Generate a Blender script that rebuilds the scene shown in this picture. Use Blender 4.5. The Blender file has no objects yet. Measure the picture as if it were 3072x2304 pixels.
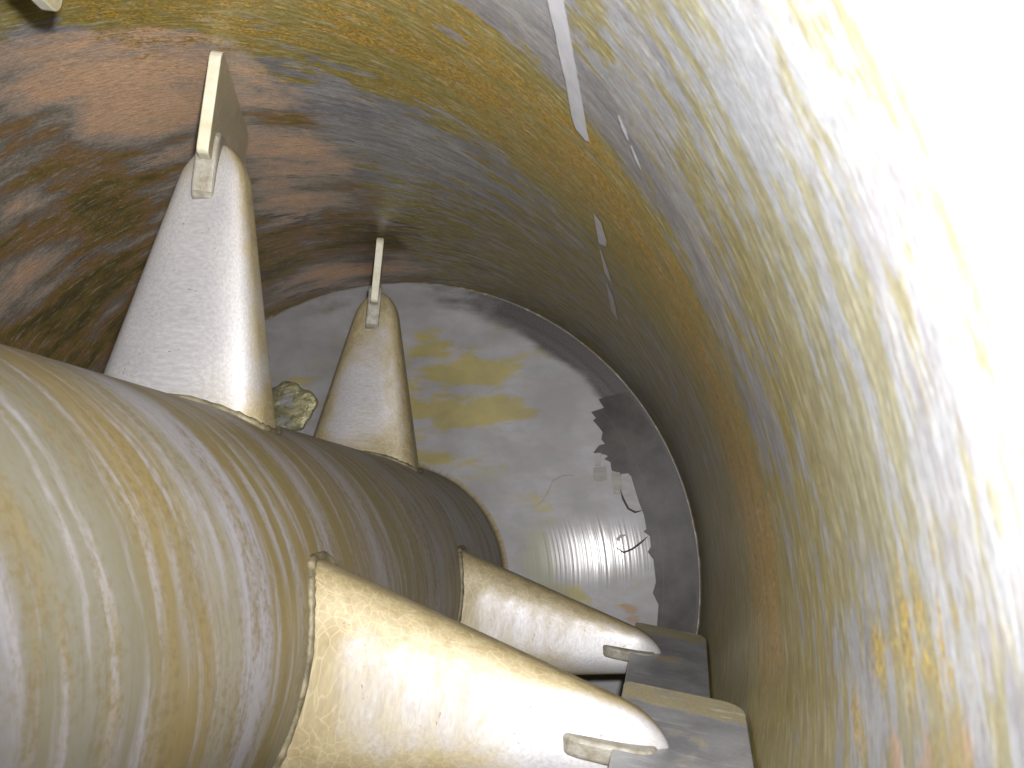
import bpy, bmesh, math, random
import numpy as np
from mathutils import Vector, Matrix

random.seed(7)
rng = np.random.default_rng(11)
S = bpy.context.scene
COL = S.collection

# ------------------------------------------------------------------ camera, world, lamp, exposure
R = 0.5            # inner radius of the drum, axis along Y, end wall at y = 0
RS = 0.185         # radius of the shaft
CAM = Vector((0.4222, -1.6251, 0.0757))
cd = bpy.data.cameras.new('camera')
cam = bpy.data.objects.new('camera', cd)
COL.objects.link(cam)
Mw = Matrix(((0.9903101, 0.0, 0.13887372),
             (0.1372967, -0.150275, -0.97906437),
             (0.02086925, 0.98864424, -0.14881885)))
cam.matrix_world = Matrix.Translation(CAM) @ Mw.to_4x4()
cd.sensor_width = 36.0
cd.lens = 35.0
cd.clip_start = 0.01
cd.clip_end = 50.0
cd.dof.use_dof = True
cd.dof.focus_distance = 1.15
cd.dof.aperture_fstop = 22.0
S.camera = cam

w = bpy.data.worlds.new('World')
S.world = w
w.use_nodes = True
bg = w.node_tree.nodes['Background']
bg.inputs['Color'].default_value = (0.9, 0.95, 1.0, 1)
bg.inputs['Strength'].default_value = 0.03

ld = bpy.data.lights.new('flash', 'SPOT')     # the camera's flash, with its soft-edged beam
ld.spot_size = math.radians(104)
ld.spot_blend = 1.0
ld.energy = 93.0
ld.color = (0.985, 0.985, 1.0)
ld.shadow_soft_size = 0.012
lamp = bpy.data.objects.new('flash', ld)
lamp.location = CAM + Vector((0.026, -0.02, 0.045))
lamp.rotation_euler = (Mw @ Vector((0.10, 0.10, -1.0))).to_track_quat('-Z', 'Y').to_euler()
COL.objects.link(lamp)

S.view_settings.view_transform = 'Standard'
S.view_settings.look = 'None'
S.view_settings.exposure = 0.0
S.view_settings.gamma = 1.0
S.view_settings.use_curve_mapping = False


# ------------------------------------------------------------------ helpers
def link(o, parent=None):
    COL.objects.link(o)
    if parent is not None:
        o.parent = parent
    return o


def mesh_obj(name, verts, faces, mat, parent=None, smooth=True, uvs=None, attrs=None):
    me = bpy.data.meshes.new(name)
    me.from_pydata([tuple(v) for v in verts], [], [tuple(f) for f in faces])
    me.materials.append(mat)
    if smooth:
        me.polygons.foreach_set('use_smooth', [True] * len(me.polygons))
    if uvs is not None:
        lay = me.uv_layers.new(name='UVMap')
        vi = np.zeros(len(me.loops), dtype=np.int32)
        me.loops.foreach_get('vertex_index', vi)
        u = np.asarray(uvs, dtype=np.float32)
        if len(u) == len(verts):
            u = u[vi]
        lay.data.foreach_set('uv', u.ravel())
    if attrs:
        for k, a in attrs.items():
            at = me.attributes.new(k, 'FLOAT', 'POINT')
            at.data.foreach_set('value', np.asarray(a, dtype=np.float32))
    me.update()
    return link(bpy.data.objects.new(name, me), parent)


def grid_faces(nu, nv, wrap_u=False):
    F = []
    for i in range(nu if wrap_u else nu - 1):
        i2 = (i + 1) % nu
        for j in range(nv - 1):
            F.append((i * nv + j, i2 * nv + j, i2 * nv + j + 1, i * nv + j + 1))
    return F


def empty(name, loc, label, cat):
    o = bpy.data.objects.new(name, None)
    o.location = loc
    o.empty_display_size = 0.05
    o['label'] = label
    o['category'] = cat
    COL.objects.link(o)
    return o


class NT:
    """small helper for node materials"""
    def __init__(self, name):
        self.m = bpy.data.materials.new(name)
        self.m.use_nodes = True
        self.t = self.m.node_tree
        self.t.nodes.clear()
        self.out = self.n('ShaderNodeOutputMaterial')
        self.p = self.n('ShaderNodeBsdfPrincipled')
        self.l(self.p.outputs[0], self.out.inputs[0])

    def n(self, t):
        return self.t.nodes.new(t)

    def l(self, a, b):
        self.t.links.new(a, b)

    def put(self, sock, v):
        if isinstance(v, bpy.types.NodeSocket):
            self.l(v, sock)
        elif isinstance(v, (tuple, list)) and len(v) == 3 and sock.type == 'RGBA':
            sock.default_value = (*v, 1)
        else:
            sock.default_value = v

    def uv(self):
        n = self.n('ShaderNodeUVMap')
        n.uv_map = 'UVMap'
        return n.outputs[0]

    def obj(self):
        return self.n('ShaderNodeTexCoord').outputs['Object']

    def attr(self, name):
        n = self.n('ShaderNodeAttribute')
        n.attribute_name = name
        return n.outputs['Fac']

    def vm(self, op, a, b=None):
        n = self.n('ShaderNodeVectorMath')
        n.operation = op
        self.put(n.inputs[0], a)
        if b is not None:
            if op == 'SCALE':
                self.put(n.inputs['Scale'], b)
            else:
                self.put(n.inputs[1], b)
        return n.outputs[0]

    def mt(self, op, a, b=0.0, c=0.0, clamp=False):
        n = self.n('ShaderNodeMath')
        n.operation = op
        n.use_clamp = clamp
        self.put(n.inputs[0], a)
        self.put(n.inputs[1], b)
        self.put(n.inputs[2], c)
        return n.outputs[0]

    def noise(self, vec, scale=1.0, detail=4.0, rough=0.55, dist=0.0, col=False, dim='3D'):
        n = self.n('ShaderNodeTexNoise')
        n.noise_dimensions = dim
        self.put(n.inputs['Vector'], vec)
        n.inputs['Scale'].default_value = scale
        n.inputs['Detail'].default_value = detail
        n.inputs['Roughness'].default_value = rough
        n.inputs['Distortion'].default_value = dist
        return n.outputs['Color' if col else 'Fac']

    def voro(self, vec, scale, feature='F1', rand=1.0):
        n = self.n('ShaderNodeTexVoronoi')
        n.feature = feature
        self.put(n.inputs['Vector'], vec)
        n.inputs['Scale'].default_value = scale
        n.inputs['Randomness'].default_value = rand
        return n.outputs['Distance']

    def warp(self, vec, scale, amt):
        c = self.noise(vec, scale, 3, 0.5, col=True)
        d = self.vm('SUBTRACT', c, (0.5, 0.5, 0.5))
        d = self.vm('MULTIPLY', d, amt)
        return self.vm('ADD', vec, d)

    def step(self, x, a, b):
        n = self.n('ShaderNodeMapRange')
        n.interpolation_type = 'SMOOTHSTEP'
        self.put(n.inputs['Value'], x)
        n.inputs['From Min'].default_value = a
        n.inputs['From Max'].default_value = b
        return n.outputs[0]

    def rng(self, x, a, b, c, d):
        n = self.n('ShaderNodeMapRange')
        self.put(n.inputs['Value'], x)
        for k, v in zip(('From Min', 'From Max', 'To Min', 'To Max'), (a, b, c, d)):
            n.inputs[k].default_value = v
        return n.outputs[0]

    def mix(self, f, a, b, mode='MIX'):
        n = self.n('ShaderNodeMix')
        n.data_type = 'RGBA'
        n.blend_type = mode
        self.put(n.inputs[0], f)
        self.put(n.inputs[6], a)
        self.put(n.inputs[7], b)
        return n.outputs[2]

    def mixf(self, f, a, b):
        n = self.n('ShaderNodeMix')
        n.data_type = 'FLOAT'
        self.put(n.inputs[0], f)
        self.put(n.inputs[2], a)
        self.put(n.inputs[3], b)
        return n.outputs[0]

    def ramp(self, x, stops, interp='LINEAR'):
        n = self.n('ShaderNodeValToRGB')
        r = n.color_ramp
        r.interpolation = interp
        while len(r.elements) < len(stops):
            r.elements.new(0.5)
        for e, (p, c) in zip(r.elements, stops):
            e.position = p
            e.color = (*c, 1)
        self.put(n.inputs[0], x)
        return n.outputs[0]

    def bump(self, h, strength, dist, normal=None):
        n = self.n('ShaderNodeBump')
        n.inputs['Strength'].default_value = strength
        n.inputs['Distance'].default_value = dist
        self.put(n.inputs['Height'], h)
        if normal is not None:
            self.l(normal, n.inputs['Normal'])
        return n.outputs[0]

    def set(self, **k):
        for a, v in k.items():
            self.put(self.p.inputs[a.replace('_', ' ')], v)
        return self.m


# ------------------------------------------------------------------ materials
def wall_material():
    g = NT('stained_drum_steel')
    uv = g.uv()
    uw = g.warp(uv, 5.0, (0.05, 0.014, 0.0))
    ub = g.warp(uv, 9.0, (0.06, 0.03, 0.0))
    st = g.noise(g.vm('MULTIPLY', uw, (13, 58, 1)), 1, 7, 0.63)             # streaks
    st2 = g.noise(g.vm('MULTIPLY', uw, (18, 85, 1)), 1.3, 7, 0.64)
    fi = g.noise(g.vm('MULTIPLY', uv, (75, 450, 1)), 1, 4, 0.6)           # fine brush lines
    gr = g.noise(g.vm('MULTIPLY', uv, (260, 700, 1)), 1, 3, 0.6)          # speckle
    bl = g.noise(g.vm('MULTIPLY', uw, (9, 20, 1)), 1, 6, 0.58)            # blotches
    bl2 = g.noise(g.vm('MULTIPLY', uw, (14, 30, 1)), 1.7, 6, 0.6)

    def mask(name, a, na, b, nb, lo=0.44, hi=0.58, c=None, nc=0.0):
        x = g.mt('ADD', g.attr(name), g.mt('MULTIPLY', g.mt('SUBTRACT', a, 0.5), na))
        x = g.mt('ADD', x, g.mt('MULTIPLY', g.mt('SUBTRACT', b, 0.5), nb))
        if c is not None:
            x = g.mt('ADD', x, g.mt('MULTIPLY', g.mt('SUBTRACT', c, 0.5), nc))
        return g.step(x, lo, hi)

    st3 = g.noise(g.vm('MULTIPLY', uw, (42, 190, 1)), 1, 5, 0.65)
    sp = g.noise(g.vm('MULTIPLY', uv, (150, 380, 1)), 1, 2, 0.6)
    grey = g.mix(g.rng(bl, 0.36, 0.64, 0, 1), (0.27, 0.27, 0.31), (0.48, 0.46, 0.455))
    grey = g.mix(g.rng(st2, 0.40, 0.64, 0, 0.7), grey, (0.23, 0.205, 0.18))
    pale = mask('pale', st2, 1.5, bl, 0.8, 0.44, 0.6)
    c = g.mix(g.mt('MULTIPLY', pale, 0.85), grey, g.mix(st3, (0.34, 0.355, 0.38), (0.46, 0.475, 0.50)))
    pink = mask('pink', bl, 1.9, st, 1.1, 0.42, 0.56, gr, 0.4)
    c = g.mix(g.mt('MULTIPLY', pink, 0.9), c, g.mix(g.rng(bl2, 0.36, 0.64, 0, 1), (0.46, 0.28, 0.18), (0.72, 0.46, 0.29)))
    olive = mask('olive', st, 1.8, bl2, 1.2, 0.40, 0.56, fi, 0.45)
    oc = g.mix(g.rng(st3, 0.36, 0.64, 0, 1), (0.27, 0.205, 0.022), (0.44, 0.365, 0.10))
    oc = g.mix(g.attr('thin'), oc, g.mix(g.rng(st3, 0.36, 0.64, 0, 1), (0.25, 0.215, 0.07), (0.37, 0.335, 0.155)))
    c = g.mix(g.mt('MULTIPLY', olive, g.mixf(g.attr('thin'), 0.92, 0.72)), c, oc)
    # blotchy warm stains (upper left of the drum)
    nu = g.noise(g.vm('MULTIPLY', ub, (6.5, 14, 1)), 1, 8, 0.62)
    nv = g.noise(g.vm('MULTIPLY', ub, (22, 60, 1)), 1, 5, 0.6)
    xw = g.mt('ADD', nu, g.attr('warm'))
    xw = g.mt('ADD', xw, g.mt('MULTIPLY', g.mt('SUBTRACT', nv, 0.5), 0.22))
    xw = g.mt('ADD', xw, g.mt('MULTIPLY', g.mt('SUBTRACT', gr, 0.5), 0.10))
    cu = g.ramp(xw, [(0.24, (0.13, 0.10, 0.035)), (0.33, (0.25, 0.18, 0.05)), (0.38, (0.35, 0.20, 0.085)), (0.43, (0.25, 0.23, 0.195)), (0.50, (0.47, 0.38, 0.30)),
                     (0.56, (0.60, 0.43, 0.32)), (0.64, (0.78, 0.50, 0.31)), (0.76, (0.84, 0.54, 0.33))])
    c = g.mix(g.step(g.mt('ADD', g.attr('blotch'), g.mt('MULTIPLY', g.mt('SUBTRACT', bl2, 0.5), 0.9)), 0.3, 0.6), c, cu)
    smear_shade = mask('dark', st2, 2.0, bl, 1.2, 0.44, 0.58, gr, 0.3)
    c = g.mix(g.mt('MULTIPLY', smear_shade, 0.82), c, g.mix(g.rng(bl2, 0.4, 0.6, 0, 1), (0.09, 0.07, 0.04), (0.13, 0.125, 0.15)))
    gold = mask('gold', st, 1.6, sp, 1.5, 0.42, 0.68, bl, 1.1)
    gc = g.mix(g.rng(gr, 0.42, 0.62, 0, 1), (0.28, 0.165, 0.015), (0.74, 0.44, 0.055))
    c = g.mix(g.mt('MULTIPLY', gold, 0.9), c, gc)
    brass = mask('brass', fi, 1.6, bl2, 1.2, 0.44, 0.6, sp, 0.9)
    c = g.mix(g.mt('MULTIPLY', brass, 0.9), c, g.mix(g.rng(gr, 0.4, 0.6, 0, 1), (0.30, 0.19, 0.045), (0.66, 0.47, 0.09)))
    # fine lines and grain
    c = g.mix(g.rng(fi, 0.40, 0.62, 0.0, 0.38), c, (0.09, 0.075, 0.05))
    c = g.mix(g.rng(st3, 0.54, 0.70, 0.0, 0.5), c, (0.60, 0.57, 0.50))
    c = g.mix(g.rng(gr, 0.34, 0.62, 0.32, 0.0), c, (0.06, 0.048, 0.03))
    rough = g.rng(bl2, 0.3, 0.7, 0.34, 0.52)
    h = g.mt('ADD', g.mt('MULTIPLY', fi, 0.6), g.mt('MULTIPLY', gr, 0.45))
    nrm = g.bump(h, 0.22, 0.0012)
    return g.set(Base_Color=c, Roughness=rough, Metallic=0.22, Normal=nrm)


def shaft_material():
    g = NT('streaked_shaft_coating')
    uv = g.uv()
    uw = g.vm('ADD', g.warp(uv, 3.2, (0.0, 0.05, 0.0)), g.vm('MULTIPLY', g.warp(uv, 14.0, (0.0, 0.012, 0.0)), (0, 0, 0)))
    uw = g.warp(uw, 13.0, (0.0, 0.014, 0.0))
    sx = g.n('ShaderNodeSeparateXYZ')
    g.l(uv, sx.inputs[0])
    cm = g.n('ShaderNodeCombineXYZ')
    g.l(g.mt('MULTIPLY', sx.outputs[0], 0.07), cm.inputs[1])
    uw = g.vm('ADD', uw, cm.outputs[0])
    v = g.n('ShaderNodeSeparateXYZ')
    g.l(uw, v.inputs[0])
    t = g.rng(v.outputs[1], -1.40, 0.0, 0.0, 1.0)
    P = lambda y: (y + 1.40) / 1.40
    cream, pale, ochre = (0.128, 0.114, 0.074), (0.140, 0.131, 0.102), (0.160, 0.122, 0.052)
    lav, beige, olive, brown = (0.235, 0.225, 0.24), (0.18, 0.162, 0.12), (0.15, 0.118, 0.05), (0.16, 0.13, 0.085)
    dlav = (0.21, 0.195, 0.195)
    stops = [(-1.40, cream), (-1.285, (0.17, 0.163, 0.172)), (-1.266, (0.165, 0.16, 0.17)), (-1.256, cream), (-1.225, pale),
             (-1.19, pale), (-1.165, cream), (-1.135, ochre), (-1.10, ochre), (-1.085, beige), (-1.055, beige),
             (-1.045, lav), (-1.005, (0.215, 0.205, 0.218)), (-0.998, olive), (-0.955, olive), (-0.945, beige), (-0.93, ochre),
             (-0.89, olive), (-0.865, dlav), (-0.83, olive), (-0.76, brown), (-0.735, dlav), (-0.66, olive),
             (-0.55, (0.20, 0.165, 0.105)), (-0.50, dlav), (-0.42, (0.20, 0.165, 0.105)), (-0.3, (0.25, 0.23, 0.21)), (-0.16, (0.21, 0.175, 0.12)), (0.0, (0.25, 0.23, 0.20))]
    base = g.ramp(t, [(P(y), c) for y, c in stops])
    st = g.noise(g.vm('MULTIPLY', uw, (6.0, 70, 1)), 1, 5, 0.6)
    st2 = g.noise(g.vm('MULTIPLY', uw, (7.0, 38, 1)), 1, 5, 0.6)
    fi = g.noise(g.vm('MULTIPLY', uw, (22, 280, 1)), 1, 4, 0.6)
    mo = g.noise(uv, 170, 4, 0.7)
    bl = g.noise(g.vm('MULTIPLY', uv, (7, 12, 1)), 1, 5, 0.6)
    c = g.mix(g.mt('MULTIPLY', g.step(st, 0.48, 0.64), 0.75), base, lav)
    c2 = g.mix(g.step(st2, 0.52, 0.64), c, g.mix(0.55, c, ochre))
    c2 = g.mix(g.mt('MULTIPLY', g.step(bl, 0.5, 0.68), 0.4), c2, cream)
    c2 = g.mix(g.mt('MULTIPLY', g.step(fi, 0.54, 0.68), 0.45), c2, (0.09, 0.075, 0.05))
    c2 = g.mix(g.mt('MULTIPLY', g.step(mo, 0.44, 0.62), g.mixf(g.step(st2, 0.42, 0.58), 0.15, 0.65)), c2, (0.115, 0.088, 0.040))
    sp = g.noise(g.vm('MULTIPLY', uv, (16, 26, 1)), 1, 6, 0.7)
    c2 = g.mix(g.mt('MULTIPLY', g.step(sp, 0.70, 0.74), 0.6), c2, (0.2, 0.1, 0.03))
    h = g.mt('ADD', g.mt('MULTIPLY', st, 0.6), g.mt('MULTIPLY', mo, 0.35))
    return g.set(Base_Color=c2, Roughness=g.rng(st2, 0.3, 0.7, 0.48, 0.62), Metallic=0.0, Specular_IOR_Level=0.35, Normal=g.bump(h, 0.25, 0.0016))


def arm_material():
    g = NT('worn_cast_steel')
    uv = g.uv()
    uw = g.warp(uv, 22, (0.02, 0.02, 0))
    bl = g.noise(g.vm('MULTIPLY', uw, (20, 13, 1)), 1, 6, 0.6)
    bl2 = g.noise(uw, 60, 5, 0.65)
    gr = g.noise(uv, 300, 3, 0.7)
    ed = g.attr('film')
    x = g.mt('ADD', ed, g.mt('MULTIPLY', g.mt('SUBTRACT', bl, 0.5), 1.3))
    x = g.mt('ADD', x, g.mt('MULTIPLY', g.mt('SUBTRACT', bl2, 0.5), 0.5))
    f = g.step(x, 0.25, 0.85)
    c = g.mix(g.rng(bl, 0.35, 0.65, 0, 1), (0.36, 0.347, 0.357), (0.43, 0.415, 0.408))
    c = g.mix(g.mt('MULTIPLY', f, 0.92), c, g.mix(g.rng(bl2, 0.35, 0.65, 0, 1), (0.17, 0.122, 0.038), (0.255, 0.205, 0.10)))
    # crackle veins and short dark nicks
    vn = g.voro(g.warp(uv, 60, (0.01, 0.01, 0)), 120.0, 'DISTANCE_TO_EDGE')
    c = g.mix(g.mt('MULTIPLY', g.step(vn, 0.07, 0.0), g.mt('MULTIPLY', f, 0.45)), c, (0.36, 0.31, 0.19))
    ang = g.warp(uv, 55, (0.018, 0.018, 0))
    nk = g.voro(g.vm('MULTIPLY', ang, (480, 150, 1)), 1.0)
    spar = g.noise(g.vm('MULTIPLY', uv, (34, 34, 1)), 1, 5, 0.65)
    nm = g.mt('MULTIPLY', g.step(nk, 0.17, 0.08), g.step(spar, 0.52, 0.60))
    c = g.mix(g.mt('MULTIPLY', nm, 0.85), c, (0.06, 0.05, 0.035))
    c = g.mix(g.rng(gr, 0.35, 0.65, 0.28, 0.0), c, (0.09, 0.075, 0.05))
    h = g.mt('SUBTRACT', g.mt('ADD', g.mt('MULTIPLY', gr, 0.4), g.mt('MULTIPLY', bl2, 0.8)), g.mt('MULTIPLY', nm, 0.25))
    return g.set(Base_Color=c, Roughness=g.mixf(f, 0.47, 0.55), Metallic=g.mixf(f, 0.38, 0.15), Normal=g.bump(h, 0.2, 0.0012))


def plate_material():
    g = NT('worn_paddle_steel')
    uv = g.obj()
    bl = g.noise(uv, 26, 6, 0.6)
    st = g.noise(g.vm('MULTIPLY', uv, (30, 160, 60)), 1, 5, 0.6)
    gr = g.noise(uv, 600, 3, 0.6)
    c = g.mix(g.rng(bl, 0.35, 0.65, 0, 1), (0.25, 0.25, 0.27), (0.38, 0.38, 0.395))
    # uv: u runs from the near to the far edge, v from the inner to the outer edge
    sx = g.n('ShaderNodeSeparateXYZ')
    g.l(g.uv(), sx.inputs[0])
    far = g.mt('MULTIPLY', g.step(sx.outputs[0], 0.74, 0.90), 0.75)
    du = g.mt('POWER', g.mt('DIVIDE', g.mt('SUBTRACT', sx.outputs[0], 0.60), 0.16), 2.0)
    dv = g.mt('POWER', g.mt('DIVIDE', g.mt('SUBTRACT', sx.outputs[1], 0.42), 0.30), 2.0)
    tip = g.mt('MULTIPLY', g.step(g.mt('ADD', du, dv), 1.6, 0.3), 0.62)
    x = g.mt('ADD', g.mt('ADD', g.attr('film'), g.mt('MAXIMUM', far, tip)), g.mt('MULTIPLY', g.mt('SUBTRACT', bl, 0.5), 1.5))
    f = g.step(x, 0.42, 0.66)
    c = g.mix(g.mt('MULTIPLY', f, 0.85), c, g.mix(g.rng(gr, 0.3, 0.7, 0, 1), (0.24, 0.195, 0.095), (0.33, 0.28, 0.15)))
    c = g.mix(g.mt('MULTIPLY', g.step(st, 0.55, 0.7), 0.5), c, (0.55, 0.54, 0.54))
    c = g.mix(g.rng(gr, 0.35, 0.65, 0.2, 0), c, (0.1, 0.09, 0.07))
    return g.set(Base_Color=c, Roughness=0.42, Metallic=g.mixf(f, 0.5, 0.15), Normal=g.bump(gr, 0.12, 0.0008))


def edge_material():
    g = NT('pale_paddle_edge')
    uv = g.obj()
    bl = g.noise(uv, 60, 5, 0.6)
    c = g.mix(g.rng(bl, 0.35, 0.65, 0, 1), (0.36, 0.33, 0.22), (0.45, 0.43, 0.35))
    return g.set(Base_Color=c, Roughness=0.55)


def weld_material(name, a, b):
    g = NT(name)
    uv = g.obj()
    bl = g.noise(uv, 90, 5, 0.65)
    c = g.mix(g.rng(bl, 0.35, 0.65, 0, 1), a, b)
    return g.set(Base_Color=c, Roughness=0.6, Metallic=0.15, Normal=g.bump(bl, 0.5, 0.003))


def end_material():
    g = NT('filmed_end_wall')
    uv = g.uv()          # x, z of the wall in metres
    uw = g.warp(uv, 9, (0.03, 0.015, 0))
    bl = g.noise(g.vm('MULTIPLY', uw, (14, 34, 1)), 1, 6, 0.62)
    bl2 = g.noise(g.vm('MULTIPLY', uw, (9, 12, 1)), 1, 6, 0.55)
    gr = g.noise(uv, 380, 3, 0.6)
    # turning marks: noise along the radius
    ln = g.n('ShaderNodeVectorMath')
    ln.operation = 'LENGTH'
    g.l(uv, ln.inputs[0])
    r = ln.outputs['Value']
    cx = g.n('ShaderNodeCombineXYZ')
    g.l(r, cx.inputs[0])
    rings = g.noise(cx.outputs[0], 260, 4, 0.7)
    c = g.mix(g.rng(bl2, 0.36, 0.64, 0, 1), (0.155, 0.148, 0.15), (0.245, 0.238, 0.245))
    c = g.mix(g.rng(bl, 0.40, 0.62, 0, 0.45), c, (0.15, 0.135, 0.12))

    def mask(name, na, nb, lo, hi):
        x = g.mt('ADD', g.attr(name), g.mt('MULTIPLY', g.mt('SUBTRACT', bl, 0.5), na))
        x = g.mt('ADD', x, g.mt('MULTIPLY', g.mt('SUBTRACT', bl2, 0.5), nb))
        return g.step(x, lo, hi)
    green = mask('green', 0.6, 1.0, 0.4, 0.65)
    c = g.mix(g.mt('MULTIPLY', green, 0.75), c, (0.19, 0.185, 0.11))
    yel = g.mt('MULTIPLY', mask('yellow', 2.1, 1.0, 0.34, 0.70), g.rng(gr, 0.35, 0.6, 0.75, 1.0))
    c = g.mix(g.mt('MULTIPLY', yel, 0.92), c, g.mix(g.rng(bl2, 0.35, 0.65, 0, 1), (0.16, 0.128, 0.015), (0.26, 0.205, 0.022)))
    rust = mask('rust', 1.8, 0.8, 0.45, 0.65)
    c = g.mix(g.mt('MULTIPLY', rust, 0.8), c, (0.20, 0.10, 0.025))
    shade = mask('rim_shade', 0.5, 0.7, 0.25, 0.75)
    c = g.mix(shade, c, (0.042, 0.038, 0.037))  # shade painted near-black into the base colour
    c = g.mix(g.mt('MULTIPLY', g.step(rings, 0.62, 0.72), g.mixf(shade, 0.06, 0.35)), c, (0.55, 0.53, 0.5))
    c = g.mix(g.rng(gr, 0.35, 0.65, 0.22, 0.0), c, (0.15, 0.13, 0.12))
    h = g.mt('ADD', g.mt('MULTIPLY', rings, 0.4), g.mt('MULTIPLY', gr, 0.2))
    shn = g.mt('MULTIPLY', g.attr('shine'), g.step(rings, 0.40, 0.60))
    tn = g.n('ShaderNodeTangent')
    tn.direction_type = 'RADIAL'
    tn.axis = 'Y'
    return g.set(Base_Color=g.mix(shn, c, (0.5, 0.49, 0.48)), Roughness=g.mixf(shn, g.mixf(shade, 0.5, 0.45), 0.28), Metallic=shn,
                 Normal=g.bump(h, 0.12, 0.0006), Specular_IOR_Level=g.mixf(shade, 0.4, 0.12), Anisotropic=g.mixf(shn, g.mixf(shade, 0.0, 0.5), 0.8), Tangent=tn.outputs[0])


def shade_material():
    g = NT('painted_shade_steel')
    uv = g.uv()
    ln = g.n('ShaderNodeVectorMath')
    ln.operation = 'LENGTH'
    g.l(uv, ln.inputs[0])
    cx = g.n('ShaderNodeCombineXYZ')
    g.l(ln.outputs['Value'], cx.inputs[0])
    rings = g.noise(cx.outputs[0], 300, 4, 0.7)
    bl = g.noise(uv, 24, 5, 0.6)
    c = g.mix(g.rng(bl, 0.35, 0.65, 0, 1), (0.032, 0.028, 0.026), (0.06, 0.053, 0.048))  # near-black base colour stands in for shade on the end wall
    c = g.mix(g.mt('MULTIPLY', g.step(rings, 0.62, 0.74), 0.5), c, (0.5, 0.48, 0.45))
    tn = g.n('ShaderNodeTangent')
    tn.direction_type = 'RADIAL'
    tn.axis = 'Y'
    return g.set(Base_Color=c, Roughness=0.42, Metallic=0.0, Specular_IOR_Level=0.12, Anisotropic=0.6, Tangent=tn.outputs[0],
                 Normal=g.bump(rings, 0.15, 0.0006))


def shape_material(name, a, b):
    g = NT(name)
    uv = g.obj()
    bl = g.noise(g.vm('MULTIPLY', uv, (40, 40, 160)), 1, 4, 0.6)
    c = g.mix(g.rng(bl, 0.35, 0.65, 0, 1), a, b)
    return g.set(Base_Color=c, Roughness=0.5, Metallic=0.2)


def strip_material():
    g = NT('scraped_bright_steel')
    uv = g.uv()
    st = g.noise(g.vm('MULTIPLY', uv, (60, 30, 1)), 1, 5, 0.6)
    gr = g.noise(uv, 500, 3, 0.6)
    c = g.mix(g.rng(st, 0.35, 0.65, 0, 1), (0.40, 0.40, 0.42), (0.49, 0.485, 0.505))
    pit = g.noise(uv, 70, 3, 0.6)
    c = g.mix(g.mt('MULTIPLY', g.step(pit, 0.72, 0.76), 0.7), c, (0.2, 0.12, 0.09))
    return g.set(Base_Color=c, Roughness=0.5, Metallic=0.1, Normal=g.bump(gr, 0.1, 0.0006))


def plug_material():
    g = NT('brassy_scraped_boss')
    uv = g.obj()
    uw = g.warp(uv, 20, (0.03, 0.0, 0.03))
    sw = g.noise(g.vm('MULTIPLY', uw, (26, 10, 75)), 1, 6, 0.65, 0.8)
    bl = g.noise(uv, 34, 5, 0.6)
    c = g.mix(g.rng(sw, 0.35, 0.65, 0, 1), (0.15, 0.13, 0.055), (0.30, 0.28, 0.16))
    c = g.mix(g.step(bl, 0.54, 0.66), c, (0.27, 0.27, 0.26))
    return g.set(Base_Color=c, Roughness=0.34, Metallic=0.45, Normal=g.bump(sw, 0.6, 0.006))


M_WALL, M_SHAFT, M_ARM, M_PLATE, M_EDGE = wall_material(), shaft_material(), arm_material(), plate_material(), edge_material()
M_END, M_SHADE, M_STRIP, M_PLUG = end_material(), shade_material(), strip_material(), plug_material()
M_WELD = weld_material('grey_weld', (0.2, 0.18, 0.155), (0.33, 0.31, 0.28))
M_WELD2 = weld_material('olive_weld', (0.06, 0.048, 0.022), (0.17, 0.145, 0.09))
M_PAD = weld_material('slot_weld', (0.15, 0.13, 0.09), (0.25, 0.235, 0.2))


# ------------------------------------------------------------------ the drum
def gauss(T, Y, blobs):
    a = np.zeros_like(T)
    for t, y, rt, ry, wt in blobs:
        a += wt * np.exp(-(((T - t) / rt) ** 2 + ((Y - y) / ry) ** 2))
    return a


def sm(x, a, b):
    t = np.clip((x - a) / (b - a), 0, 1)
    return t * t * (3 - 2 * t)


drum = empty('mixing_drum', (0, 0, 0),
             'wide round steel drum interior, streaked olive, rust and grey, around the shaft', 'mixing drum')
Y0 = -2.05
nT, nY = 288, 164
th = np.linspace(-np.pi, np.pi, nT + 1)
ys = np.linspace(Y0, -0.003, nY)
TT, YY = np.meshgrid(th, ys, indexing='ij')
Td = np.degrees(TT)
V = np.stack([R * np.cos(TT), YY, R * np.sin(TT)], -1).reshape(-1, 3)
UV = np.stack([TT * R, YY], -1).reshape(-1, 2)
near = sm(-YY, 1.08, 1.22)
left = sm(Td, 104, 114)
up = sm(Td, 80, 92) * sm(YY, -0.93, -0.86)
band = sm(YY + 0.0016 * (Td - 40), -1.10, -1.03) * (1 - sm(YY, -0.86, -0.74)) * sm(Td, -12, 2) * (1 - sm(Td, 92, 104))
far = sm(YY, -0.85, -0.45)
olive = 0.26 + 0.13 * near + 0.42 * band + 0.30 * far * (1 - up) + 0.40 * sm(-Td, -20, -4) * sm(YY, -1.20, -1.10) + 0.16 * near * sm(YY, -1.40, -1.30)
olive += gauss(Td, YY, [(33, -0.82, 26, 0.16, 0.34), (80, -0.97, 16, 0.05, 0.5), (44, -1.15, 5, 0.06, -0.3), (72, -0.64, 12, 0.12, -0.22),
                        (2, -1.24, 3, 0.06, -0.2), (17, -1.24, 10, 0.06, 0.12), (24, -1.33, 4, 0.03, -0.15), (32, -1.23, 5, 0.07, -0.16), (26, -1.30, 3, 0.05, -0.12), (14, -1.15, 6, 0.06, 0.1), (105, -0.95, 12, 0.05, 0.5)])
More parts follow.
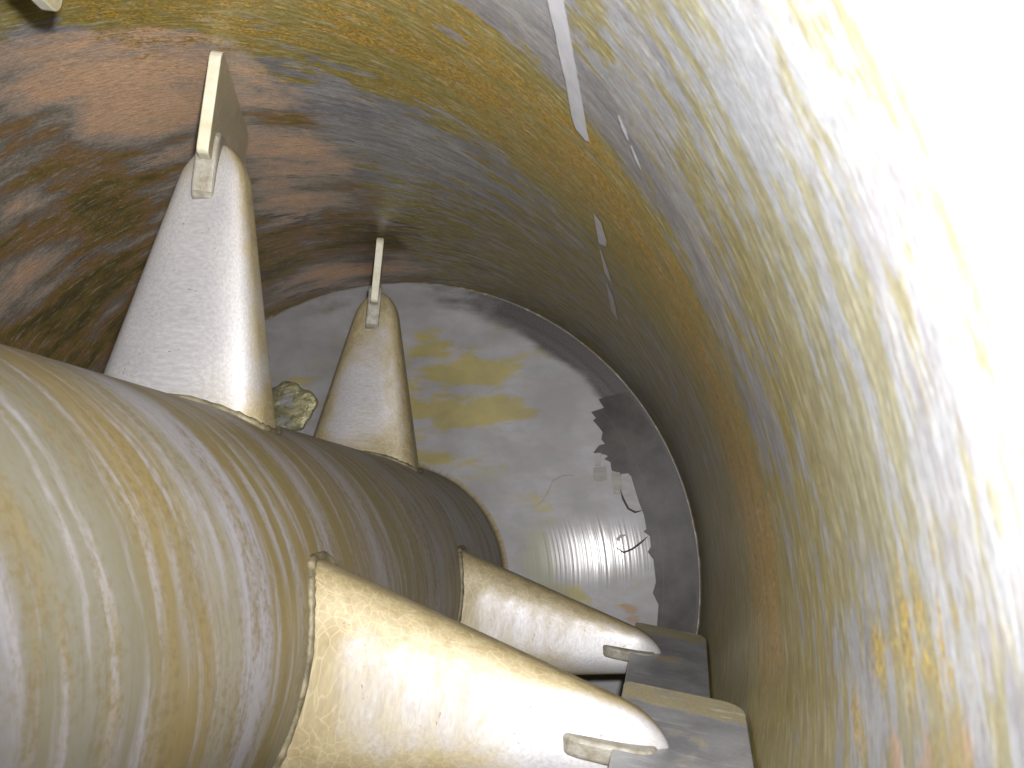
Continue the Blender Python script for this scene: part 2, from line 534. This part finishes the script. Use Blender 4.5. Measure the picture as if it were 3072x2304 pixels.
gold = 0.02 + 0.40 * band + gauss(Td, YY, [(54, -0.96, 12, 0.06, 0.2), (36, -0.95, 9, 0.07, 0.22), (18, -0.92, 12, 0.08, 0.22),
                                           (7, -0.92, 10, .15, .3), (36, -0.75, 20, 0.10, 0.12), (80, -0.95, 12, 0.05, 0.1)])
pink = 0.02 + gauss(Td, YY, [(-0.5, -1.35, 4, 0.035, 0.75), (0.5, -1.275, 2.4, 0.016, 0.7), (1.5, -1.315, 2.0, 0.012, 0.5), (0, -0.62, 10, 0.05, 0.3), (-3, -0.95, 6, 0.05, 0.3)])
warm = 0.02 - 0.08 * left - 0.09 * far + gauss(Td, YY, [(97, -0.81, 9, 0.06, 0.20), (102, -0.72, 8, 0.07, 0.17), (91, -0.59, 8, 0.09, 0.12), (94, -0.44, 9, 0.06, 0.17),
                              (98, -0.10, 14, 0.04, 0.26), (122, -0.66, 5, 0.03, 0.18), (130, -0.54, 5, 0.03, 0.16), (100, -0.655, 5, 0.022, -0.20), (93, -0.27, 22, 0.09, -0.18),
                              (108, -0.80, 6, 0.05, -0.04), (112, -0.60, 8, 0.05, -0.06)])
blotch = sm(Td, 76, 92) * sm(YY + 0.0012 * (Td - 92), -0.90, -0.85) + 0.25 * gauss(Td, YY, [(78, -0.62, 10, 0.2, 1)])
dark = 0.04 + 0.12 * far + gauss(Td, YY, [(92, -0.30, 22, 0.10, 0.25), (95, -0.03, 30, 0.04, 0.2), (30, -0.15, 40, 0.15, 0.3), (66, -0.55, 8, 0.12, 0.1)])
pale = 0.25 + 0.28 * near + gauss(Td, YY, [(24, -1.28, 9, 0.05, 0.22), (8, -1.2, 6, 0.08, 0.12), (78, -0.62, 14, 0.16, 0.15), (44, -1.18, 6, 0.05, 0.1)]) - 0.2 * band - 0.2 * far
brass = -0.1 + gauss(Td, YY, [(4.5, -1.26, 2.2, 0.05, 0.62), (0.5, -1.215, 2.6, 0.022, 0.8), (5, -1.34, 3, 0.05, 0.5), (8.5, -1.33, 3, 0.035, 0.35),
                              (0, -1.33, 2, 0.03, 0.3)])
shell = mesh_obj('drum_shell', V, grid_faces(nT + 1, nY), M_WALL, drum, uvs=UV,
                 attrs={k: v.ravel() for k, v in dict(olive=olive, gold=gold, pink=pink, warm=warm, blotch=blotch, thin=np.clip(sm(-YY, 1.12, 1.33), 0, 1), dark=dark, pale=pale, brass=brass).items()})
# outer skin and front rim so the drum has real thickness
Ro = R + 0.012
prof = [(R, Y0), (Ro, Y0), (Ro, 0.02), (0.0, 0.02)]
n2 = 96
vv, ff = [], []
for k in range(n2):
    a = 2 * math.pi * k / n2
    for r, y in prof:
        vv.append((r * math.cos(a), y, r * math.sin(a)))
for k in range(n2):
    k2 = (k + 1) % n2
    for j in range(len(prof) - 1):
        ff.append((k * 4 + j, k * 4 + j + 1, k2 * 4 + j + 1, k2 * 4 + j))
mesh_obj('outer_skin', vv, ff, M_WELD, drum, smooth=False)

# end wall disc (x, z uv), slightly dished ring groove near the rim
nR, nA = 150, 360
rr = np.linspace(0.0005, 0.4971, nR)
aa = np.linspace(-np.pi, np.pi, nA + 1)
AA, RR = np.meshgrid(aa, rr, indexing='ij')
X, Z = RR * np.cos(AA), RR * np.sin(AA)
YE = np.zeros_like(X) - 0.0003 * np.exp(-((RR - 0.455) / 0.004) ** 2) - 0.0004 * np.exp(-((RR - 0.472) / 0.003) ** 2)
yellow = 0.14 + gauss(X, Z, [(0.07, 0.33, 0.12, 0.06, 0.5), (0.06, 0.385, 0.05, 0.025, 0.3), (0.16, 0.345, 0.05, 0.018, 0.35), (0.17, 0.278, 0.075, 0.016, 0.9),
                             (0.085, 0.262, 0.025, 0.02, 0.8), (0.02, 0.277, 0.06, 0.014, 0.5), (0.04, 0.20, 0.06, 0.014, 0.6), (0.09, 0.192, 0.04, 0.012, 0.5),
                             (-0.14, 0.35, 0.05, 0.03, 0.3), (0.29, -0.02, 0.04, 0.03, 0.55), (0.2, 0.04, 0.05, 0.03, 0.2),
                             (0.12, 0.17, 0.05, 0.015, 0.3)])
green = 0.05 + gauss(X, Z, [(0.235, 0.05, 0.055, 0.07, 0.6), (0.14, 0.17, 0.09, 0.03, 0.5), (0.0, 0.29, 0.1, 0.05, 0.25), (0.26, 0.0, 0.03, 0.05, 0.3)])
rust = -0.2 + gauss(X, Z, [(-0.135, 0.352, 0.035, 0.018, 0.65), (0.385, -0.045, 0.022, 0.03, 0.65), (0.405, -0.06, 0.02, 0.02, 0.4), (0.104, 0.18, 0.01, 0.008, 0.5)])
ang = np.degrees(AA)
rim_shade = sm(RR, 0.425, 0.475) * (0.36 + 0.5 * sm(ang, -60, -20) * (1 - sm(ang, 55, 90)))  # painted shade: darkens the wall colour towards the rim
rim_shade += gauss(X, Z, [(0.42, 0.08, 0.03, 0.1, 0.3), (0.39, 0.30, 0.04, 0.04, 0.5)])
VE = np.stack([X, YE, Z], -1).reshape(-1, 3)
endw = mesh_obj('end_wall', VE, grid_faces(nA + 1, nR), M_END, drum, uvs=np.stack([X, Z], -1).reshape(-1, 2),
                attrs=dict(yellow=yellow.ravel(), green=green.ravel(), rust=rust.ravel(), rim_shade=rim_shade.ravel(),
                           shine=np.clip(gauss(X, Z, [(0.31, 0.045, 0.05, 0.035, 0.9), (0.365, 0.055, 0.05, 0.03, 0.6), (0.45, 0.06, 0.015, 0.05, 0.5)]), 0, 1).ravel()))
# fillet between shell and end wall, its colour darkened as corner shade
fr = 0.003
vv, ff, uu = [], [], []
nf, na = 9, 288
for k in range(na + 1):
    a = -math.pi + 2 * math.pi * k / na
    for j in range(nf):
        b = j / (nf - 1) * math.pi / 2
        r = R - fr + fr * math.cos(b)
        y = -fr + fr * math.sin(b)
        vv.append((r * math.cos(a), y, r * math.sin(a)))
        uu.append((a * R, y))
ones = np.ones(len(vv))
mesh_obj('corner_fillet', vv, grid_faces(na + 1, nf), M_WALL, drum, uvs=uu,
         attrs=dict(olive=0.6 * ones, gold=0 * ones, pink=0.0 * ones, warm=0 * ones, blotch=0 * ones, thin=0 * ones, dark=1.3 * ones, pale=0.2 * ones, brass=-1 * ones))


def sheet_on_end(name, pts, mat, off, parent, label=None):
    """thin patch with a ragged outline lying on the end wall"""
    from mathutils.geometry import tessellate_polygon
    n = len(pts)
    tris = tessellate_polygon([[Vector((x, z, 0)) for x, z in pts]])
    vv = [(x, -off, z) for x, z in pts] + [(x, -0.0003, z) for x, z in pts]
    ff = []
    for a, b, c in tris:
        ar = (pts[b][0] - pts[a][0]) * (pts[c][1] - pts[a][1]) - (pts[b][1] - pts[a][1]) * (pts[c][0] - pts[a][0])
        ff.append((a, b, c) if ar > 0 else (a, c, b))
    for i in range(n):
        k = (i + 1) % n
        ff.append((i, k, n + k, n + i))
    o = mesh_obj(name, vv, ff, mat, parent, smooth=False, uvs=[(v[0], v[2]) for v in vv])
    if label:
        o['label'] = label
    return o


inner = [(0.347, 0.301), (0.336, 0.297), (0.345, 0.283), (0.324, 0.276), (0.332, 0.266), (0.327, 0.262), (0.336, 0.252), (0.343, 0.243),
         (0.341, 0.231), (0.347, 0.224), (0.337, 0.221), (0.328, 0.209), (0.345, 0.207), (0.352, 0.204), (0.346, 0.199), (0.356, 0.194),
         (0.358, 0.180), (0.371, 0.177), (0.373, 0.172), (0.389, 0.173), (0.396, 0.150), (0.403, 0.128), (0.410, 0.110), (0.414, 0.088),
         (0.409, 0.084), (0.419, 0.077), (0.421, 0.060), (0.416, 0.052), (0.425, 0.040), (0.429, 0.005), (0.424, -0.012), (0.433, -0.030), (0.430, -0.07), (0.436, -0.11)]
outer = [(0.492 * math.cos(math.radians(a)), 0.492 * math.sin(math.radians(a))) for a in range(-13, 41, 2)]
sheet_on_end('shade_patch', inner + outer, M_SHADE, 0.0026, endw, 'dark painted shade with a ragged left edge')  # thin near-black sheet painted in place of shade
MF1 = shape_material('grey_shade_shape', (0.075, 0.066, 0.056), (0.115, 0.102, 0.085))  # grey shapes of the painted shade, laid on as thin sheets
MF2 = shape_material('pale_shade_shape', (0.09, 0.084, 0.078), (0.13, 0.124, 0.118))
sheet_on_end('shade_shape', [(0.329, 0.185), (0.349, 0.187), (0.350, 0.166), (0.343, 0.163), (0.335, 0.163), (0.329, 0.166)], MF1, 0.005, endw)
sheet_on_end('shade_shape', [(0.3335, 0.209), (0.341, 0.209), (0.340, 0.1875), (0.331, 0.1875)], MF2, 0.0042, endw)
sheet_on_end('shade_shape', [(0.357, 0.178), (0.371, 0.178), (0.374, 0.160), (0.375, 0.143), (0.362, 0.143)], MF1, 0.005, endw)
sheet_on_end('shade_shape', [(0.373, 0.175), (0.386, 0.176), (0.393, 0.156), (0.399, 0.136), (0.406, 0.119), (0.396, 0.116), (0.386, 0.121), (0.379, 0.135), (0.375, 0.150)], MF2, 0.0056, endw)
sheet_on_end('shade_shape', [(0.366, 0.072), (0.372, 0.078), (0.382, 0.079), (0.380, 0.0765), (0.373, 0.073), (0.369, 0.067)], MF2, 0.005, endw)


def tube(name, path, rad, mat, parent, n=8, closed=False, jitter=0.0):
    P = [Vector(p) for p in path]
    m = len(P)
    vv, ff = [], []
    for i, p in enumerate(P):
        a = P[(i - 1) % m] if (closed or i > 0) else P[i]
        b = P[(i + 1) % m] if (closed or i < m - 1) else P[i]
        t = (b - a).normalized()
        u = t.cross(Vector((0.3, 0.5, 0.81))).normalized()
        v = t.cross(u)
        r = rad * (1 + jitter * random.uniform(-1, 1))
        if not closed:
            r *= min(1.0, 0.25 + 2.5 * min(i, m - 1 - i) / m * 2)
        for k in range(n):
            q = 2 * math.pi * k / n
            vv.append(p + u * (r * math.cos(q)) + v * (r * math.sin(q)))
    for i in range(m if closed else m - 1):
        i2 = (i + 1) % m
        for k in range(n):
            k2 = (k + 1) % n
            ff.append((i * n + k, i * n + k2, i2 * n + k2, i2 * n + k))
    if not closed:
        ff.append(tuple(range(n)))
        ff.append(tuple(range((m - 1) * n, m * n))[::-1])
    return mesh_obj(name, vv, ff, mat, parent)


# curved lines on the end wall, the dark ones drawn with the painted shade
tube('wall_curve', [(0.372, -0.005, 0.150), (0.377, -0.006, 0.135), (0.385, -0.006, 0.120), (0.396, -0.006, 0.114), (0.407, -0.005, 0.117)], 0.0016, M_SHADE, endw)
tube('wall_curve', [(0.232, -0.001, 0.118), (0.247, -0.002, 0.130), (0.256, -0.002, 0.147), (0.262, -0.002, 0.163), (0.280, -0.002, 0.172), (0.297, -0.001, 0.172)], 0.0007, M_WELD, endw)
tube('wall_curve', [(0.366, -0.003, 0.058), (0.378, -0.004, 0.050), (0.392, -0.005, 0.056), (0.405, -0.005, 0.066), (0.416, -0.004, 0.076)], 0.0016, M_SHADE, endw)
# boss ground on the end wall behind the arms
vv, ff = [], []
n3, m3 = 40, 10
for k in range(n3):
    a = 2 * math.pi * k / n3
    for j in range(m3):
        b = j / (m3 - 1)
        r = 0.045 * math.sin(b * math.pi / 2) * (1 + 0.08 * math.sin(3 * a + 1) + 0.06 * math.sin(5 * a) + 0.03 * math.sin(11 * a))
        vv.append((-0.192 + r * math.cos(a), -0.009 * math.cos(b * math.pi / 2) ** 0.6 - 0.0003, 0.282 + r * math.sin(a)))
for k in range(n3):
    k2 = (k + 1) % n3
    for j in range(m3 - 1):
        ff.append((k * m3 + j, k2 * m3 + j, k2 * m3 + j + 1, k * m3 + j + 1))
mesh_obj('boss', vv, ff, M_PLUG, drum)['label'] = 'small brassy domed boss on the end wall'


def strip_piece(pairs, raise_=0.0008):
    """scraped band on the shell: matched left and right edge points in (theta degrees, y)"""
    P = np.array(pairs, float)
    d = np.r_[0, np.cumsum(np.abs(np.diff(P[:, :, 1].mean(1))))]
    d /= d[-1]
    ts = np.linspace(0, 1, 40)
    vv, uu = [], []
    nc = 7
    for i, t in enumerate(ts):
        a = np.array([np.interp(t, d, P[:, 0, k]) for k in (0, 1)])
        b = np.array([np.interp(t, d, P[:, 1, k]) for k in (0, 1)])
        ja, jb = (rng.normal(0, 0.03, 2) if 0 < i < len(ts) - 1 else (0, 0))
        for j in range(nc):
            q = a + (b - a) * j / (nc - 1)
            th_ = q[0] + (ja if j == 0 else jb if j == nc - 1 else 0)
            hgt = raise_
            an = math.radians(th_)
            vv.append(((R - hgt) * math.cos(an), q[1], (R - hgt) * math.sin(an)))
            uu.append((an * R, q[1]))
    return mesh_obj('scraped_strip', vv, grid_faces(len(ts), nc), M_STRIP, shell, uvs=uu)


strip_piece([((42.1, -1.34), (40.5, -1.36)), ((41.85, -1.175), (40.17, -1.194)), ((41.745, -1.149), (40.08, -1.164)), ((41.65, -1.114), (39.99, -1.131)),
             ((41.56, -1.085), (39.93, -1.10)), ((41.6, -1.045), (39.88, -1.064)), ((41.45, -1.027), (39.83, -1.047)), ((40.3, -1.024), (39.78, -1.031))])
strip_piece([((41.02, -0.867), (40.9, -0.867)), ((41.02, -0.85), (40.0, -0.8627)), ((41.05, -0.815), (39.5, -0.8228)), ((41.03, -0.7825), (39.8, -0.80))])
strip_piece([((41.1, -0.765), (40.85, -0.765)), ((41.1, -0.73), (40.1, -0.71)), ((40.95, -0.685), (39.8, -0.665))], 0.0006)
strip_piece([((41.0, -0.645), (40.8, -0.645)), ((41.05, -0.60), (39.9, -0.61)), ((40.94, -0.52), (39.7, -0.50))], 0.0006)
strip_piece([((35.9, -1.13), (35.7, -1.133)), ((35.5, -1.118), (35.0, -1.124)), ((35.0, -1.112), (34.8, -1.114))], 0.0006)
strip_piece([((34.7, -1.11), (34.5, -1.113)), ((34.2, -1.099), (33.8, -1.104)), ((33.6, -1.094), (33.5, -1.096))], 0.0006)

# ------------------------------------------------------------------ the rotor: shaft, arms, paddles
rotor = empty('mixer_shaft', (0, -0.8, 0),
              'thick streaked shaft with tapered arms and paddles running through the drum', 'mixer shaft')
inv = Matrix.Translation((0, 0.8, 0))
rotor_off = Vector((0, 0.8, 0))


def loc(verts):
    return [Vector(v) + rotor_off for v in verts]


nA2, nY2 = 160, 120
ta = np.linspace(-np.pi, np.pi, nA2 + 1)
yy = np.linspace(-2.0, -0.0005, nY2)
TA, YA = np.meshgrid(ta, yy, indexing='ij')
V = np.stack([RS * np.cos(TA), YA, RS * np.sin(TA)], -1).reshape(-1, 3)
shaft = mesh_obj('shaft_tube', loc(V), grid_faces(nA2 + 1, nY2), M_SHAFT, rotor, uvs=np.stack([TA * RS, YA], -1).reshape(-1, 2))
# seal collar where the shaft enters the end wall
prof = [(RS + 0.0004, -0.0085)] + [(RS + 0.0068 - 0.0064 * math.cos(b), -0.0083 + 0.0064 * math.sin(b)) for b in np.linspace(0.1, math.pi / 2, 8)] + [(0.1935, -0.0019)]
vv, ff, uu = [], [], []
for k in range(161):
    a = -math.pi + 2 * math.pi * k / 160
    for r, y in prof:
        vv.append((r * math.cos(a), y, r * math.sin(a)))
        uu.append((a * RS, -0.60))
mesh_obj('seal_collar', loc(vv), grid_faces(161, len(prof)), M_SHAFT, rotor, uvs=uu)

AT0, AT1 = 0.077, 0.0205     # tangential half width at the shaft and at the tip
AY0, AY1 = 0.034, 0.0135     # axial half width
H0, H1 = 0.12, 0.447
CAP = 0.036


def make_arm(angle, y, plate, H1=0.44, fl0=0.1, tip=0.2, tside=0.0):
    """plate: (a near, a far, tangential offset near, far, r inner, r outer)"""
    an = math.radians(angle)
    er = Vector((math.cos(an), 0, math.sin(an)))
    et = Vector((-math.sin(an), 0, math.cos(an)))
    ey = Vector((0, 1, 0))
    c0 = Vector((0, y, 0))

    def P(h, t, a):
        return c0 + er * h + et * t + ey * a + rotor_off

    def half(h):
        s = (h - 0.19) / (0.44 - 0.19)
        return AT0 + (AT1 - AT0) * s, AY0 + (AY1 - AY0) * s
    def se(x):           # flattened section: broad flat faces, rounded edges
        return math.copysign(abs(x) ** 0.58, x)
    nphi = 96
    hs = list(np.linspace(H0, H1 - CAP, 40)) + [H1 - CAP + CAP * math.sin(b) for b in np.linspace(0.15, math.pi / 2 - 0.02, 12)]
    vv, uu, film = [], [], []
    for k in range(nphi + 1):
        ph = 2 * math.pi * k / nphi
        for h in hs:
            t0, a0 = half(h)
            if h > H1 - CAP:
                q = math.sqrt(max(0.0, 1 - ((h - H1 + CAP) / CAP) ** 2))
                t0 *= q
                a0 *= q
            # flare near the shaft
            fl = 1.0
            vv.append(P(h, t0 * fl * se(math.cos(ph)), a0 * fl * se(math.sin(ph))))
            uu.append((ph * 0.055, h))
            cph = se(math.cos(ph))
            film.append(fl0 + 0.55 * abs(cph) ** 4 + tside * max(0.0, cph) ** 2 + tip * max(0, (h - 0.30) / 0.12)
                        + 0.35 * max(0, (0.215 - h) / 0.03) * (h > 0.17))
    arm = mesh_obj('mixing_arm', vv, grid_faces(nphi + 1, len(hs)), M_ARM, rotor, uvs=uu, attrs=dict(film=film))
    # weld where the arm meets the shaft
    path = []
    for k in range(128):
        ph = 2 * math.pi * k / 128
        h = 0.17
        for _ in range(12):
            t0, a0 = half(h)
            h = math.sqrt(max(1e-6, (RS + 0.0005) ** 2 - (t0 * se(math.cos(ph))) ** 2))
        path.append(P(h, (t0 + 0.002) * se(math.cos(ph)), (a0 + 0.001) * se(math.sin(ph))))
    tube('weld_seam', path, 0.0033, M_WELD2, arm, n=10, closed=True, jitter=0.22)
    # paddle
    a1, a2, tn, tf, ri, ro = plate
    L = a2 - a1
    thick = 0.0108
    dirv = Vector((0, tf - tn, L))          # (r, t, a)
    ln = math.hypot(tf - tn, L)
    ta_, aa_ = (tf - tn) / ln, L / ln
    out = []

    def corner(cr, cs, r0, q0):
        for i in range(6):
            b = q0 + math.pi / 2 * i / 5
            out.append((cr + r0 * math.cos(b), cs + r0 * math.sin(b)))
    rc = 0.012
    rc = 0.012 if a1 > -0.06 else 0.018
    corner(ro - rc, ln - rc, rc, 0)
    corner(ri + 0.006, ln - 0.006, 0.006, math.pi / 2)
    corner(ri + 0.006, 0.006, 0.006, math.pi)
    corner(ro - rc, rc, rc, 1.5 * math.pi)
    # outline in (r, s); follow the drum curve at the outer edge is negligible
    bm = bmesh.new()
    n = len(out)
    front, back = [], []
    for (r, s) in out:
        t = tn + ta_ * s
        a = a1 + aa_ * s
        # keep tips inside the drum
        rr_ = math.sqrt(max(r * r - t * t, 1e-6))
        for lst, sg in ((front, 1), (back, -1)):
            lst.append(bm.verts.new(P(rr_, t + sg * thick / 2 * aa_, a - sg * thick / 2 * ta_)))
    ff1 = bm.faces.new(front)
    ff2 = bm.faces.new(back[::-1])
    sides = []
    for i in range(n):
        j = (i + 1) % n
        sides.append(bm.faces.new((front[j], front[i], back[i], back[j])))
    bmesh.ops.recalc_face_normals(bm, faces=bm.faces[:])
    for f in sides:
        f.material_index = 1
    lay = bm.loops.layers.uv.new('UVMap')
    idx = {}
    for i in range(n):
        idx[front[i]] = idx[back[i]] = (out[i][1] / ln, (out[i][0] - ri) / (ro - ri))
    for f in bm.faces:
        for lo in f.loops:
            lo[lay].uv = idx[lo.vert]
    me = bpy.data.meshes.new('paddle')
    bm.to_mesh(me)
    bm.free()
    me.materials.append(M_PLATE)
    me.materials.append(M_EDGE)
    at = me.attributes.new('film', 'FLOAT', 'POINT')
    vals = []
    for i in range(n):
        s = out[i][1] / ln
        v = 1.0 if a1 > -0.06 else -0.08
        vals += [v, v]
    at.data.foreach_set('value', np.array(vals[:len(me.vertices)], dtype=np.float32))
    pad = link(bpy.data.objects.new('paddle', me), arm)
    bv = pad.modifiers.new('bevel', 'BEVEL')
    bv.width = 0.0013
    bv.segments = 2
    bv.limit_method = 'ANGLE'
    # weld pad round the slot that holds the paddle
    bm = bmesh.new()
    s_mid = -a1 / aa_
    hw = 0.030 if a1 > -0.06 else 0.025
    pt = 0.0098 if a1 > -0.06 else 0.0072
    pts = []
    for i in range(20):
        b = 2 * math.pi * i / 20
        pts.append((0.398 + 0.034 * math.copysign(abs(math.cos(b)) ** 0.5, math.cos(b)), s_mid + hw * math.copysign(abs(math.sin(b)) ** 0.5, math.sin(b))))
    fr_, bk_ = [], []
    for r, s in pts:
        t = tn + ta_ * s
        a = a1 + aa_ * s
        for lst, sg in ((fr_, 1), (bk_, -1)):
            lst.append(bm.verts.new(P(r, t + sg * pt * aa_, a - sg * pt * ta_)))
    bm.faces.new(fr_)
    bm.faces.new(bk_[::-1])
    for i in range(20):
        j = (i + 1) % 20
        bm.faces.new((fr_[j], fr_[i], bk_[i], bk_[j]))
    bmesh.ops.recalc_face_normals(bm, faces=bm.faces[:])
    me = bpy.data.meshes.new('weld_pad')
    bm.to_mesh(me)
    bm.free()
    me.materials.append(M_PAD)
    wp = link(bpy.data.objects.new('weld_pad', me), arm)
    bv = wp.modifiers.new('bevel', 'BEVEL')
    bv.width = 0.003
    bv.segments = 3
    bv.limit_method = 'ANGLE'
    return arm


YC = -1.6251
PL_UP = (-0.047, 0.150, -0.007, 0.050, 0.400, 0.4975)
PL_DN = (-0.15, 0.112, -0.031, 0.021, 0.402, 0.4975)
a1 = make_arm(86.0, YC + 0.827, PL_UP, 0.425, 0.02, 0.35, -0.1)
a1['label'] = 'nearer upright tapered arm'
a2 = make_arm(86.7, YC + 1.393, PL_UP, 0.425, 0.42, 0.5, 0.1)
a2['label'] = 'farther upright tapered arm'
a3 = make_arm(-9.3, YC + 0.725, PL_DN, 0.44, 0.61, -0.8, 0.45)
a3['label'] = 'nearer arm pointing right, large in front'
a4 = make_arm(-9.3, YC + 1.291, PL_DN, 0.44, 0.54, -0.6, 0.5)
a4['label'] = 'farther arm pointing right'
a0 = make_arm(82.0, YC + 0.27, (-0.03, 0.277, -0.012, 0.013, 0.400, 0.4975))
a0['label'] = 'nearest upright arm, only its paddle corner in view'
